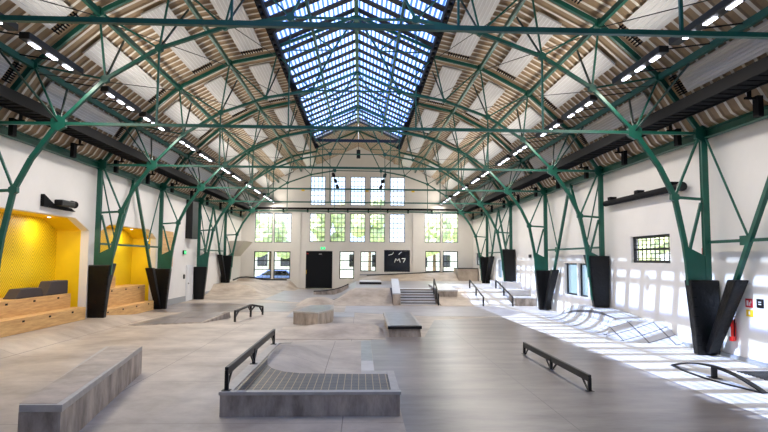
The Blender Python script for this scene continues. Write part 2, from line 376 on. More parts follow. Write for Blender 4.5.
# ------------------------------------------------------------------ roof sheet (corrugated), skylight
PROF = [(10.35,6.12),(9.85,6.42),(8.86,7.98),(7.12,9.53),(5.1,10.6),(3.15,11.02)]
def corr(mb, p, q, y0, y1, s=1, t=.05, pitch=.42):
    """trapezoid sheet spanning p->q (x,z) in the slope direction, ribs running up the slope"""
    (x0,z0),(x1,z1) = p,q; L = math.hypot(x1-x0,z1-z0); nx,nz = (z1-z0)/L, -(x1-x0)/L   # outward
    if nz<0: nx,nz=-nx,-nz
    n = int((y1-y0)/pitch); pt=(y1-y0)/n
    def P(x,z,y,h): return (s*(x+nx*h),y,z+nz*h)
    for k in range(n):
        a=y0+k*pt
        mb.mi=0
        mb.poly([P(x0,z0,a,t),P(x1,z1,a,t),P(x1,z1,a+pt*.58,t),P(x0,z0,a+pt*.58,t)])
        mb.poly([P(x0,z0,a+pt*.58,t),P(x1,z1,a+pt*.58,t),P(x1,z1,a+pt*.66,0),P(x0,z0,a+pt*.66,0)])
        mb.mi=1
        mb.poly([P(x0,z0,a+pt*.66,0),P(x1,z1,a+pt*.66,0),P(x1,z1,a+pt*.92,0),P(x0,z0,a+pt*.92,0)])
        mb.mi=0
        mb.poly([P(x0,z0,a+pt*.92,0),P(x1,z1,a+pt*.92,0),P(x1,z1,a+pt,t),P(x0,z0,a+pt,t)])
    # outer weather skin giving the roof real thickness
    mb.mi=0; mb.prism([P(x0,z0,y0,.06),P(x1,z1,y0,.06),P(x1,z1,y0,.2),P(x0,z0,y0,.2)],(0,y1-y0,0))
YS = 41.3       # far end of the glazing
for s in (-1,1):
    mb = MB()
    for k in range(len(PROF)-1): corr(mb,PROF[k],PROF[k+1],YN,YE+.1,s)
    for (x,z),(nx,nz) in zip(PROF[1:5],((.78,.63),(.72,.70),(.55,.83),(.33,.94))):   # bars added over each roof kink to block sky leaks
        mb.mi=0; mb.bar((s*(x+nx*.16),YN,z+nz*.16),(s*(x+nx*.16),YE+.1,z+nz*.16),.32,.16,up=(s*nx,0,nz))
    mb.bar((s*3.18,YN,11.12),(s*3.18,YE+.1,11.12),.12,.24)
    corr(mb,(3.15,11.12),(0.0,12.55),YS,YE+.1,s)
    struct(mb,'ceiling',['deck','rib'])
sk = thing('skylight','long glazed ridge skylight with dark cross bars over the middle of the hall','skylight',(0,YN,11.1))
for s in (-1,1):
    mb = MB(); mb.prism([(s*3.2,YN,11.2),(0,YN,12.66),(0,YN,12.68),(s*3.2,YN,11.22)],(0,YS-YN,0)); mb.build('pane','skyglass',sk)
    mb = MB(); mb.box(s*3.05,s*3.2,YN,YS,10.85,11.2); mb.build('kerb','bar',sk)
n = int((YS-8)/1.1)
for s in (-1,1):
    for k in range(n+1):
        y = 8+(YS-8)*k/n
        mb = MB(); mb.bar((s*3.1,y,11.1),(s*.05,y,12.52),.36,.05,up=(0,0,1)); mb.build('glazing_bar','bar',sk)
mb = MB(); mb.box(-3.1,3.1,YS-.05,YS+.05,11.0,11.2); mb.build('end_bar','bar',sk)
rp = MB(); rp.bar((0,YN,12.42),(0,YS,12.42),.16,.16); tag(rp.build('ridge_beam','green'),'green steel ridge beam along the centre of the skylight','beam')

# ------------------------------------------------------------------ truss frames
O = [(9.87,6.16),(8.68,7.78),(6.98,9.30),(5.03,10.33),(3.15,10.75)]
I = [(7.93,6.18),(6.75,7.42),(5.33,8.31),(3.57,8.95),(1.76,9.28)]
K = (9.03,4.35); B0 = (9.42,1.9)
tf = thing('roof_truss','', 'truss',(0,Y(0),0),'green steel trusses across the hall')
y0=Y(0)
def P3(p,s=1,dy=0): return (s*p[0],y0+dy,p[1])
def member(name,a,b,w,h,m='green',i=False):
    mb=MB(); (mb.ibar(a,b,w,h) if i else mb.bar(a,b,w,h,up=(0,1,0))); return mb.build(name,m,tf)
for s in (-1,1):
    mb=MB(); mb.bar((s*9.9,y0,1.0),(s*9.9,y0,6.2),.13,.10,up=(0,1,0)); mb.bar((s*9.9,y0-.06,1.0),(s*9.9,y0-.06,6.2),.17,.02,up=(0,1,0)); mb.bar((s*9.9,y0+.06,1.0),(s*9.9,y0+.06,6.2),.17,.02,up=(0,1,0)); mb.build('column','green',tf)
    # curved inner rib in one continuous piece
    rib=[(9.5,1.0),B0,(9.27,3.1),K,(8.62,5.2),I[0],I[1],I[2],I[3],I[4]]
    mb=MB()
    for a,b in zip(rib,rib[1:]):
        w=.13 if b in (B0,(9.27,3.1),K,(8.62,5.2),I[0]) else .09
        mb.bar(P3(a,s),P3(b,s),w,.11,up=(0,1,0))
    mb.build('inner_rib','green',tf)
    mb=MB()
    for a,b in zip(O,O[1:]): mb.bar(P3(a,s),P3(b,s),.13,.11,up=(0,1,0))
    mb.bar(P3(O[4],s),P3((3.12,11.05),s),.12,.12,up=(0,1,0)); mb.bar(P3((3.12,11.05),s),(0,y0,12.38),.11,.12,up=(0,1,0))
    mb.build('rafter','green',tf)
    # gusset plates
    for nm,c,r in (('gusset',I[0],.22),('gusset',O[0],.24),('gusset',I[1],.12),('gusset',I[2],.12),('gusset',I[3],.1),('gusset',I[4],.13),('gusset',O[1],.15),('gusset',O[2],.16),('gusset',O[3],.15),('gusset',K,.13)):
        mb=MB(); pts=[(s*(c[0]+r*math.cos(t)),y0-.065,c[1]+r*math.sin(t)) for t in [math.pi*(k+.5)/3 for k in range(6)]]
        mb.prism(pts,(0,.13,0)); mb.build(nm,'green',tf)
    mb=MB(); mb.prism([(s*9.32,y0-.06,1.9),(s*9.85,y0-.06,1.9),(s*9.85,y0-.06,2.7),(s*9.25,y0-.06,3.0)],(0,.12,0)); mb.build('base_plate','green',tf)
    W=[(I[0],O[1]),(I[1],O[1]),(I[1],O[2]),(I[2],O[2]),(I[2],O[3]),(I[3],O[3]),(I[3],O[4]),(I[4],O[4])]
    for a,b in W: member('web_strut',P3(a,s),P3(b,s),.048,.048)
    for a,b,w in ((K,(9.8,4.3),.10),(K,(9.75,6.0),.08),((9.78,4.2),(9.34,2.6),.09)): member('wall_strut',P3(a,s),P3(b,s),w*.75,w*.75)
    Mm=(.92,10.95); S1=(1.75,11.62)
    for a,b,w in ((I[4],Mm,.07),(Mm,(0,12.4),.07),(Mm,S1,.055),(Mm,(3.05,10.9),.045)): member('lantern_strut',P3(a,s),P3(b,s),w,w)
    member('hanger',P3(I[2],s),P3((I[2][0],6.2),s),.05,.05); member('hanger',P3(I[4],s),P3((I[4][0],6.2),s),.035,.035)
    for n_,q in ((I[1],(6.98,9.12)),(I[2],(5.08,10.15)),(I[0],(8.6,7.6)),(I[3],(3.3,10.7))):
        for dy in ((-1.65,1.65) if n_ is I[0] else (1.65,)): member('knee_brace',P3(n_,s),P3(q,s,dy),.045,.045,'greend')
member('tie_beam',(-9.8,y0,6.17),(9.8,y0,6.17),.08,.09)
member('collar_tie',(-I[4][0],y0,I[4][1]),(I[4][0],y0,I[4][1]),.06,.06)
tl = {-1:'nearest green steel truss, its tie beam crossing the top of the picture',0:'second green steel truss, landing at the pad beside the fire extinguisher',
1:'third green steel truss, its left column right of the larger yellow niche',2:'fourth green steel truss, its left column right of the smaller yellow niche',
3:'fifth green steel truss, its left column beyond the white door in the left wall',4:'sixth and farthest green steel truss, before the windowed end wall'}
for i in (-1,1,2,3,4):
    c=copy_tree(tf); c.location=(0,Y(i),0); c['label']=tl[i]
tf['label']=tl[0]

# longitudinal steel
side={-1:'left',1:'right'}
for s in (-1,1):
    mb=MB(); mb.ibar((s*10.0,YN,6.16),(s*10.0,YE,6.16),.2,.24); tag(mb.build('wall_beam','green'),'green steel beam along the head of the %s white wall'%side[s],'beam')
    for (x,z),nm in zip(O[1:4]+[(1.72,11.62)],('lowest','middle','uppermost','skylight')):
        mb=MB(); mb.bar((s*x,YN,z-(.02)),(s*x,YE if nm!='skylight' else YS,z-.02),.10,.16)
        lab='%s green lengthwise purlin on the %s roof slope'%(nm,side[s]) if nm!='skylight' else 'green lengthwise beam halfway up the %s pane of the skylight'%side[s]
        tag(mb.build('purlin','green'),lab,'beam')
# braced bays: V struts in the wall plane
cnt=0
for s in (-1,1):
    for (i,j,nm) in ((-1,0,'nearest'),(1,2,'middle'),(3,4,'farthest')):
        ya,yb=Y(i),Y(j); ym=(ya+yb)/2
        t=thing('wall_bracing','green V-shaped steel wall bracing, %s set on the %s wall'%(nm,side[s]),'bracing',(s*9.95,ym,0),'V braces along the walls')
        lift={(-1,4):.75,(1,1):.75,(1,3):1.2,(1,4):.75}
        za,zb=.3+lift.get((s,i),0),.3+lift.get((s,j),0)
        for yy,zz in ((ya+.15,za),(yb-.15,zb)):
            mb=MB(); mb.bar((s*9.93,yy,zz),(s*9.93,ym,6.1),.12,.11,up=(1,0,0)); mb.build('strut','green',t)
        mb=MB(); mb.bar((s*9.96,ya,3.1),(s*9.96,yb,3.1),.08,.08); mb.build('rail','green',t)
        for (yy,sg) in ((ya,1),(yb,-1)):
            mb=MB(); mb.tube((s*9.93,yy+sg*.1,6.0),(s*9.93,yy+sg*1.75,3.1),.03,8); mb.build('rod','green',t)
            mb=MB(); mb.box(s*9.9,s*9.98,yy+sg*1.55-.14,yy+sg*1.55+.14,2.98,3.22); mb.build('gusset','green',t)
        mb=MB(); mb.box(s*9.86,s*10.0,ym-.2,ym+.2,5.9,6.1); mb.build('gusset','green',t)

# roof bracing rods (thin, crossing under the panels)
for s in (-1,1):
    for i in range(-1,4):
        for k,nm in ((1,'lower'),(2,'middle'),(3,'upper')):
            a,b=O[k],O[k+1]
            mb=MB(); mb.tube((s*a[0],Y(i)+.2,a[1]-.18),(s*b[0],Y(i+1)-.2,b[1]-.18),.014,6)
            tag(mb.build('bracing_rod','blacksteel'),'thin dark bracing rod, %s roof strip, %s slope, %s bay from camera'%(nm,side[s],ORD[i+1]),'rod','roof bracing rods')

# ------------------------------------------------------------------ acoustic panels
rows=[(0,.54,.87,'lowest row'),(1,.44,.78,'second row up'),(2,.34,.70,'third row up'),(3,.28,.72,'top row beside the skylight')]
for s in (-1,1):
    for k,f0,f1,nm in rows:
        (xa,za),(xb,zb)=PROF[k+1],PROF[k+2]
        L=math.hypot(xb-xa,zb-za); nx,nz=-(zb-za)/L,(xb-xa)/L
        if nz>0: nx,nz=-nx,-nz
        def Q(f,y,h): return (s*(xa+(xb-xa)*f+nx*h),y,za+(zb-za)*f+nz*h)
        proto=None
        for i in range(-1,5):
            ya,yb=Y(i)+1.35,Y(i)+6.5
            lab='white ceiling panel on %s slope, %s, %s bay from the camera'%(side[s],nm,ORD[i+1])
            if proto is None:
                t=thing('acoustic_panel',lab,'panel',(s*(xa+xb)/2,Y(i)+3.5,(za+zb)/2),'white panels under the roof')
                mb=MB(); mb.hexa([Q(f0,ya,.10),Q(f1,ya,.10),Q(f1,yb,.10),Q(f0,yb,.10),Q(f0,ya,.05),Q(f1,ya,.05),Q(f1,yb,.05),Q(f0,yb,.05)])
                mb.build('board','panel',t)
                mb=MB(); nn=7
                for q in range(1,nn):
                    f=f0+(f1-f0)*q/nn; mb.bar(Q(f,ya+.02,.104),Q(f,yb-.02,.104),.02,.012)
                mb.build('batten','reveal',t)
                mb=MB()
                for q in range(9):
                    f=f0+(f1-f0)*(q+.5)/9; mb.bar(Q(f,yb+.05,.09),Q(f,yb+.42,.09),.035,.03)
                mb.bar(Q(f0,yb+.24,.06),Q(f1,yb+.24,.06),.03,.03)
                mb.build('slotted_end','black',t)
                proto=t; loc0=V(t.location)
            else:
                c=copy_tree(proto); c.location=(loc0.x,Y(i)+3.5,loc0.z); c['label']=lab

# ------------------------------------------------------------------ gantries, lights, skylight rails
for s in (-1,1):
    t=thing('cable_gantry','long black mesh gantry under the roof edge above the %s wall'%side[s],'gantry',(s*9.05,YN,6.6),'black gantries')
    mb=MB(); mb.box(s*8.72,s*8.77,YN,YE-.3,6.56,6.86); mb.box(s*9.3,s*9.35,YN,YE-.3,6.56,6.86); mb.build('side_rail','black',t)
    mb=MB(); mb.box(s*8.77,s*9.3,YN,YE-.3,6.6,6.63)
    y=YN+.1
    while y<YE-.4: mb.box(s*8.74,s*9.33,y,y+.05,6.575,6.6); y+=.35
    mb.build('mesh_tray','black',t)
    for k in range(2,16):
        y=Y(-1)-3.5+k*3.5+.9
        if y>YE-1: break
        mb=MB(); mb.box(s*9.36,s*9.75,y-.03,y+.03,6.42,6.47); mb.box(s*9.62,s*9.75,y-.1,y+.1,6.0,6.5); mb.box(s*9.45,s*9.5,y-.05,y+.05,6.45,6.8); mb.build('bracket','black',t)
    for i in range(-1,5):
        for k,(d0,nm) in enumerate(((1.15,'near'),(4.1,'far'))):
            ya=Y(i)+d0; yb=ya+2.55
            t=thing('track_light','black linear light with lit lamps, %s side, %s bay from camera, %s half'%(side[s],ORD[i+1],nm),'light',(s*7.28,ya,7.4),'linear lights along the roof')
            mb=MB(); mb.box(s*7.16,s*7.40,ya,yb,7.42,7.58); mb.build('housing','blacksteel',t,bevel=.02)
            for q in range(3):
                a=ya+.25+q*.75; mb=MB(); mb.box(s*7.235,s*7.325,a,a+.36,7.395,7.425); mb.build('lamp','lamp',t)
            for a in (ya+.4,yb-.4):
                mb=MB(); mb.bar((s*7.28,a,7.6),(s*8.62,a,7.8),.03,.03); mb.build('bracket','blacksteel',t)
    t=thing('blind_rail','black slotted rail along the %s edge of the skylight'%side[s],'rail',(s*3.0,YN,10.7),'skylight edge rails')
    mb=MB(); mb.box(s*2.93,s*2.97,YN,YS,10.56,10.72); mb.box(s*3.09,s*3.13,YN,YS,10.56,10.72)
    y=6
    while y<YS: mb.box(s*2.97,s*3.09,y,y+.22,10.56,10.66); y+=.55
    mb.build('slotted_channel','black',t)
    mb=MB()
    y=8
    while y<YS: mb.bar((s*3.1,y,10.7),(s*3.12,y,10.9),.05,.05); y+=2.2
    mb.build('fixing','black',t)
    for i,y in enumerate((12.2,18.9,25.7,32.6,39.2)):
        t=thing('spotlight','round black spotlight on %s skylight edge, %s from the camera'%(side[s],ORD[i]),'light',(s*2.9,y,10.4),'spotlights along the skylight')
        mb=MB(); mb.tube((s*2.9,y,10.42),(s*2.78,y,10.14),.13,14,.17); mb.build('lamp_head','black',t,bevel=.02)
        mb=MB(); mb.bar((s*3.0,y,10.6),(s*2.9,y,10.4),.05,.05); mb.build('arm','black',t)
for s,x in ((-1,-1.9),(1,2.1)):
    for k,(dx,z) in enumerate(((0,9.05),(-.15,8.6),(-.3,8.15))):
        t=thing('pendant_spot','small black spot on the hanging cluster left of centre' if s<0 else 'small black spot on the hanging cluster right of centre','light',(x-s*abs(dx),43.7,z),'hanging spot cluster %s'%side[s])
        X=x-s*abs(dx)
        mb=MB(); mb.tube((X,43.6,z),(X-.08*s,43.45,z-.22),.10,12,.13); mb.build('lamp_head','black',t)
        mb=MB(); mb.bar((X,43.65,z+.45),(X,43.6,z),.04,.04); mb.build('stem','black',t)
for x,nm in ((-4.85,'left'),(.78,'middle'),(4.85,'right')):
    mb=MB(); mb.box(x-.14,x+.14,YE-.03,YE,8.5,8.66); tag(mb.build('warning_sign','yellowsign'),'small yellow sign between the top windows of the end wall, %s one'%nm,'sign')
t=thing('curtain_track','black track with brackets across the end wall between window rows','rail',(0,YE-.3,6.9))
mb=MB(); mb.box(-10.1,10.1,YE-.45,YE-.25,6.86,7.02); mb.build('track','black',t)
for x in (-9.4,-6.5,-4.4,-2.6,-.9,.9,2.6,4.4,6.5,9.4):
    mb=MB(); mb.box(x-.06,x+.06,YE-.42,YE-.02,6.62,6.86); mb.build('bracket','black',t)
t=thing('hanging_speaker','dark speaker hanging from the ridge near the end wall','speaker',(0,48,11.9))
mb=MB(); mb.box(-.16,.16,47.8,48.15,11.0,11.7); mb.build('cabinet','bar',t,bevel=.02)
mb=MB(); mb.bar((0,48,11.7),(0,48,12.5),.04,.04); mb.build('hanger','blacksteel',t)

# ------------------------------------------------------------------ column pads
def pad(s,i,zb,vleg,label):
    y=Y(i); h=2.03
    t=thing('column_pad',label,'pad',(s*9.8,y,zb),'black crash pads around the column feet')
    mb=MB(); a=.2; x0,x1=9.5,10.12; X0,X1=9.32,10.14
    rows_=5; P=[]
    for k in range(rows_):
        f=k/(rows_-1); xa=x0+(X0-x0)*f; xb=x1+(X1-x1)*f; ya=.13+.04*f; z=zb+h*f
        P.append([(s*xa,y-ya,z),(s*xb,y-ya,z),(s*xb,y+ya,z),(s*xa,y+ya,z)])
    for k in range(rows_-1): mb.hexa([P[k][0],P[k][1],P[k][2],P[k][3],P[k+1][0],P[k+1][1],P[k+1][2],P[k+1][3]])
    bmesh.ops.remove_doubles(mb.bm,verts=mb.bm.verts,dist=.001)
    cov=mb.build('cover','vinyl',t,bevel=.035)
    for q in range(7):
        z=zb+.25+q*.26; f=(z-zb)/h; xa=x0+(X0-x0)*f; ya=.13+.04*f
        mb=MB(); mb.box(s*(xa-.01),s*(xa+.1),y-ya-.012,y-ya+.02,z,z+.025); mb.build('strap','black',cov)
    if vleg:
        ym=y+vleg*3.5; zt=6.1; z0=zb+.05; z1=zb+h+.05
        def c(z): f=(z-(zb+.05))/(zt-zb); return y+vleg*(.15+.0)+vleg*(3.35)*f
        mb=MB(); mb.hexa([(s*9.7,c(z0)-.12,z0),(s*9.98,c(z0)-.12,z0),(s*9.98,c(z0)+.12,z0),(s*9.7,c(z0)+.12,z0),
                          (s*9.74,c(z1)-.19,z1),(s*10.1,c(z1)-.19,z1),(s*10.1,c(z1)+.19,z1),(s*9.74,c(z1)+.19,z1)])
        mb.build('strut_cover','vinyl',t,bevel=.035)
    return t
LZ=lambda x,y:hfloor(x,y)
pad(-1,1,.25,1,'tall black pad between the two yellow niches')
pad(-1,2,.0,-1,'V-shaped black pad right of the smaller yellow niche')
pad(-1,3,.0,1,'black pad right of the white door in the left wall')
pad(-1,4,.75,-1,'black pad standing on the raised bank at the far left')
pad(1,0,.02,-1,'large V-shaped black pad beside the red fire extinguisher')
pad(1,1,.73,1,'black pad on the wave ramp against the right wall')
pad(1,2,.02,-1,'V-shaped black pad left of the two pale side windows')
pad(1,3,1.22,1,'black pad on the sunlit raised ledge at the far right')
pad(1,4,.76,-1,'V-shaped black pad nearest the end wall on the right')

# ------------------------------------------------------------------ seating niches
def bench(y0,y1,ye,lab,z0):
    t=thing('stepped_bench',lab,'bench',(-10.4,(y0+y1)/2,z0))
    mb=MB(); mb.box(-10.4,-9.93,y0,ye,z0,z0+.46); mb.build('lower_step','wood',t,bevel=.01)
    mb=MB(); mb.box(-11.33,-10.4,y0,y1-.03,z0,1.24); mb.build('upper_step','wood',t,bevel=.01)
    mb=MB()
    y=y0+.6
    while y<y1-.3:
        mb.box(-9.94,-9.922,y,y+.12,z0+.32,z0+.38); mb.box(-10.41,-10.392,y-.1,y+.02,1.1,1.16); y+=1.5
    mb.build('grip_hole','black',t)
bench(15.95,21.93,22.1,'long two-step plywood bench in the larger yellow niche',.27)
bench(23.35,29.3,29.2,'two-step plywood bench in the smaller yellow niche behind the pad',.0)
def cush(y0,y1,z,h,a,b,lab):
    mb=MB(); mb.prism([(-10.9,y0,z),(-10.9,y1,z),(-10.9,y1-b,z+h),(-10.9,y0+a,z+h)],(.4,0,0))
    tag(mb.build('floor_cushion','cushion',bevel=.03),lab,'cushion','grey cushions in the niche')
cush(18.6,20.3,1.245,.30,.35,.25,'lower dark grey wedge cushion on the plywood bench')
cush(20.38,21.88,1.245,.48,.35,.02,'taller dark grey wedge cushion at the right end of the plywood bench')
for nm,yy,zz in (('larger',17.3,4.0),('larger',20.8,4.0),('smaller',25.0,3.95),('smaller',28.2,3.95)):
    t=thing('downlight','small round white downlight in the ceiling of the %s yellow niche, %s end'%(nm,'near' if yy in (17.3,25.0) else 'far'),'light',(-10.75,yy,zz-.03))
    mb=MB(); mb.tube((-10.75,yy,zz-.03),(-10.75,yy,zz),.07,14); mb.build('trim_ring','white',t)
    mb=MB(); mb.tube((-10.75,yy,zz-.036),(-10.75,yy,zz-.03),.05,14); mb.build('lens','lamp',t)
    al=bpy.data.lights.new('downlight_glow','AREA'); al.shape='DISK'; al.size=.25; al.energy=16; al.color=(1,.96,.88)
    ao=bpy.data.objects.new('downlight_glow',al); COL.objects.link(ao); ao.location=(-10.75,yy,zz-.06)
t=thing('plywood_crate','small plywood box with a white notice on the bench in the far niche','box',(-11.2,25.4,1.33))
mb=MB(); mb.box(-11.3,-10.75,24.6,26.6,1.245,1.75); mb.build('box_body','wood',t,bevel=.01)
mb=MB(); mb.box(-10.75,-10.74,25.6,25.95,1.4,1.62); mb.build('notice','white',t)
t=thing('wall_projector','black projector on a wedge bracket above the left yellow niche','projector',(-10.1,20.1,4.3))
mb=MB(); mb.prism([(-10.148,19.1,4.22),(-10.148,19.1,4.62),(-10.148,19.75,4.34),(-10.148,20.9,4.3),(-10.148,21.2,4.2)],(.12,0,0)); mb.build('bracket','black',t)
mb=MB(); mb.box(-10.03,-9.75,19.7,20.6,4.3,4.5); mb.build('body','blacksteel',t,bevel=.03)
mb=MB(); mb.tube((-9.9,20.6,4.42),(-9.9,20.85,4.42),.13,16); mb.build('lens_barrel','black',t)
mb=MB(); mb.tube((-9.9,20.85,4.42),(-9.9,20.87,4.42),.08,16); mb.build('lens','skirt',t)
mb=MB(); mb.box(-10.15,-9.75,34.7,35.9,3.72,6.05); tag(mb.build('air_duct','blacksteel',bevel=.03),'tall black duct box high on the left wall above the white door','duct')
mb=MB(); mb.box(-10.15,-10.1,30.5,32.4,2.1,4.0); tag(mb.build('wood_board','wood'),'plywood board on the left wall behind the V-shaped pad','board')
t=thing('exit_sign','green exit sign on the left wall above the white door','sign',(-10.1,34.3,2.8))
mb=MB(); mb.box(-10.15,-10.07,34.3,34.75,2.78,3.02); mb.build('housing','blacksteel',t)
mb=MB(); mb.box(-10.07,-10.06,34.34,34.71,2.81,2.99); mb.build('lit_face','exit',t)
mb=MB(); mb.bar((-10.055,34.45,2.9),(-10.055,34.6,2.9),.02,.03); mb.box(-10.06,-10.05,34.4,34.45,2.85,2.95); mb.build('pictogram','white',t)
t=thing('exit_sign','green exit sign above the black double door','sign',(-3.0,YE-.05,3.4))
mb=MB(); mb.box(-3.25,-2.8,YE-.1,YE,3.36,3.62); mb.build('housing','white',t)
mb=MB(); mb.box(-3.22,-2.83,YE-.11,YE-.1,3.39,3.59); mb.build('lit_face','exit',t)
mb=MB(); mb.box(-3.08,-2.98,YE-.12,YE-.11,3.43,3.55); mb.build('pictogram','white',t)
mb=MB(); mb.box(-10.15,-10.09,34.55,34.75,1.35,1.6); tag(mb.build('wall_switch','blacksteel'),'small dark switch box left of the white door','switch')
mb=MB(); mb.box(-10.15,-10.1,38.8,39.2,2.0,2.25); tag(mb.build('wall_switch','skirt'),'small grey switch plate on the left wall right of the third pad','switch')
mb=MB(); mb.prism([(-10.15,46.2,3.95),(-8.9,46.2,3.95),(-9.9,46.2,2.75),(-10.15,46.2,2.75)],(0,3.2,0))
tag(mb.build('wall_hood','sand'),'sand coloured tapered hood in the far left corner','hood')

# ------------------------------------------------------------------ right wall fittings
t=thing('projection_screen','long black rolled projection screen high on the right wall','screen',(10.0,19.8,4.85))
mb=MB(); mb.tube((10.0,17.1,4.83),(10.0,22.55,4.83),.11,16); mb.build('casing','black',t)
for y in (17.7,19.9,22.1):
    mb=MB(); mb.box(9.95,10.2,y-.13,y+.13,4.92,5.05); mb.build('bracket','black',t)
mb=MB(); mb.tube((10.0,17.0,4.83),(10.0,17.12,4.83),.14,16); mb.build('end_cap','blacksteel',t)
t=thing('fire_extinguisher','red fire extinguisher on the wall beside the large V-shaped pad','extinguisher',(10.1,15.05,.45))
mb=MB(); mb.tube((10.1,15.05,.48),(10.1,15.05,.95),.08,16); mb.tube((10.1,15.05,.95),(10.1,15.05,1.03),.08,16,.03); mb.build('cylinder','red',t,smooth=False)
mb=MB(); mb.tube((10.1,15.05,1.03),(10.1,15.05,1.09),.025,10); mb.bar((10.1,15.13,1.1),(10.1,14.93,1.12),.025,.025); vl=mb.build('valve','black',t)
mb=MB(); mb.tube((10.1,14.95,1.05),(10.08,14.94,.6),.014,8); mb.build('hose','black',vl)
mb=MB(); mb.box(10.01,10.019,15.0,15.1,.6,.85); mb.build('instruction_label','white',t)
def sign(name,y0,y1,z0,z1,m,lab,glyph=None):
    t=thing(name,lab,'sign',(10.19,(y0+y1)/2,z0))
    mb=MB(); mb.box(10.185,10.2,y0,y1,z0,z1); mb.build('plate',m,t)
    if glyph:
        mb=MB()
        for a,b,c,d in glyph: mb.box(10.178,10.186,y0+(y1-y0)*a,y0+(y1-y0)*b,z0+(z1-z0)*c,z0+(z1-z0)*d)
        mb.build('pictogram','white',t)
g=[(.55,.8,.2,.8),(.3,.42,.2,.6),(.15,.25,.5,.8)]
sign('fire_sign',16.15,16.45,2.68,2.95,'redsign','red fire equipment sign high beside the right column',g)
sign('fire_sign',14.35,14.62,1.40,1.62,'redsign','red fire alarm plate on the right wall above the yellow one',g)
sign('warning_sign',14.35,14.6,1.17,1.34,'yellowsign','small yellow sign under the red plate on the right wall',[(.4,.6,.3,.8)])
sign('switch_plate',13.95,14.2,1.42,1.64,'blacksteel','dark square plate right of the red plate on the right wall',[(.3,.7,.35,.45),(.3,.7,.6,.7)])
sign('paper_notice',14.4,14.55,2.0,2.12,'white','small white notice above the red plate on the right wall')
mb=MB(); mb.box(10.14,10.2,33.3,33.7,2.72,2.9); tag(mb.build('wall_lamp','blacksteel'),'small dark box on the right wall between the far V braces','lamp')
mb=MB(); 
for k in range(14): mb.box(9.05+.0,9.95,11.6+k*.13,11.66+k*.13,.006,.02)
tag(mb.build('floor_grille','blacksteel'),'dark slotted floor grille along the right wall behind the arched rail','grille')

# ------------------------------------------------------------------ skate obstacles
t=thing('concrete_ledge','long low concrete ledge in the left foreground','ledge',(-4.4,10.5,0))
q=[(-3.70,8.05),(-4.60,13.32),(-5.38,13.25),(-4.27,8.05)]
mb=MB(); ins=.025
cx=sum(p[0] for p in q)/4; cy=sum(p[1] for p in q)/4
qi=[(x+(cx-x)*.03,y+(cy-y)*.005) for x,y in q]
mb.hexa([(x,y,0) for x,y in qi]+[(x,y,.5) for x,y in qi]); mb.build('body','ledge',t)
mb=MB(); mb.hexa([(x,y,.5) for x,y in q]+[(x,y,.6) for x,y in q]); mb.build('coping','coping',t,bevel=.008)
mb=MB(); qj=[(x+(cx-x)*.12,y+(cy-y)*.02) for x,y in q]; mb.hexa([(x,y,.6) for x,y in qj]+[(x,y,.604) for x,y in qj]); mb.build('top_face','ledgetop',t)
def sm(t): t=max(0.,min(1.,t)); return t*t*(3-2*t)
def rail(name,lab,x,y0,y1,z0,zt,posts,x1=None,h=.12,group=None):
    """flat bar rail on posts with knee braces"""
    x1=x if x1 is None else x1
    X=lambda y:x+(x1-x)*(y-y0)/(y1-y0)
    t=thing(name,lab,'rail',(X((y0+y1)/2),(y0+y1)/2,z0))
    mb=MB(); mb.bar((X(y0),y0,zt-.03),(X(y1),y1,zt-.03),.06,.06); mb.bar((X(y0),y0,zt-.10),(X(y1),y1,zt-.10),.03,.09); mb.build('top_bar','blacksteel',t,bevel=.008)
    for k,py in enumerate(posts):
        mb=MB(); mb.bar((X(py),py,z0),(X(py),py,zt-.06),.06,.06); mb.box(X(py)-.07,X(py)+.07,py-.07,py+.07,z0,z0+.01); mb.build('post','blacksteel',t)
        for sg in (-1,1):
            yy=py+sg*.38
            if y0-.01<=yy<=y1+.01:
                mb=MB(); mb.bar((X(py),py+sg*.03,zt-.34),(X(yy),yy,zt-.12),.03,.03); mb.build('brace','blacksteel',t)
    return t
# paved platform with ledge
t=thing('paved_platform','low concrete platform with gridded paver top in the foreground centre','platform',(-.5,10.5,0))
mb=MB(); mb.box(-2.0,.93,9.67,9.80,0,.345); mb.build('front_wall','ledge',t)
mb=MB(); mb.box(-2.02,.95,9.65,9.80,.345,.40); mb.build('coping','coping',t,bevel=.008)
back=[(.78,11.15),(.3,11.15),(-.4,11.18),(-.85,11.22),(-1.2,11.4),(-1.45,11.7),(-1.62,12.1),(-1.72,12.7),(-1.8,13.5)]
mb=MB(); mb.prism([(-1.8,9.80,.0),(.78,9.80,.0)]+[(x,y,.0) for x,y in back],(0,0,.395)); mb.build('paver_top','pavers',t)
mb=MB(); mb.box(.79,.93,9.80,11.4,0,.40); mb.prism([(.78,11.16,.0),(.93,11.42,.0),(.93,11.5,.0),(.3,11.5,0),(.3,11.16,.0)],(0,0,.39)); mb.build('side_kerb','coping',t)
mb=MB(); mb.box(-2.0,-1.81,9.80,15.2,0,.40); mb.hexa([(-2.0,15.2,0),(-1.81,15.2,0),(-1.81,18,0),(-2.0,18,0),(-2.0,15.2,.40),(-1.81,15.2,.40),(-1.81,18,.01),(-2.0,18,.01)]); mb.build('left_kerb','coping',t)
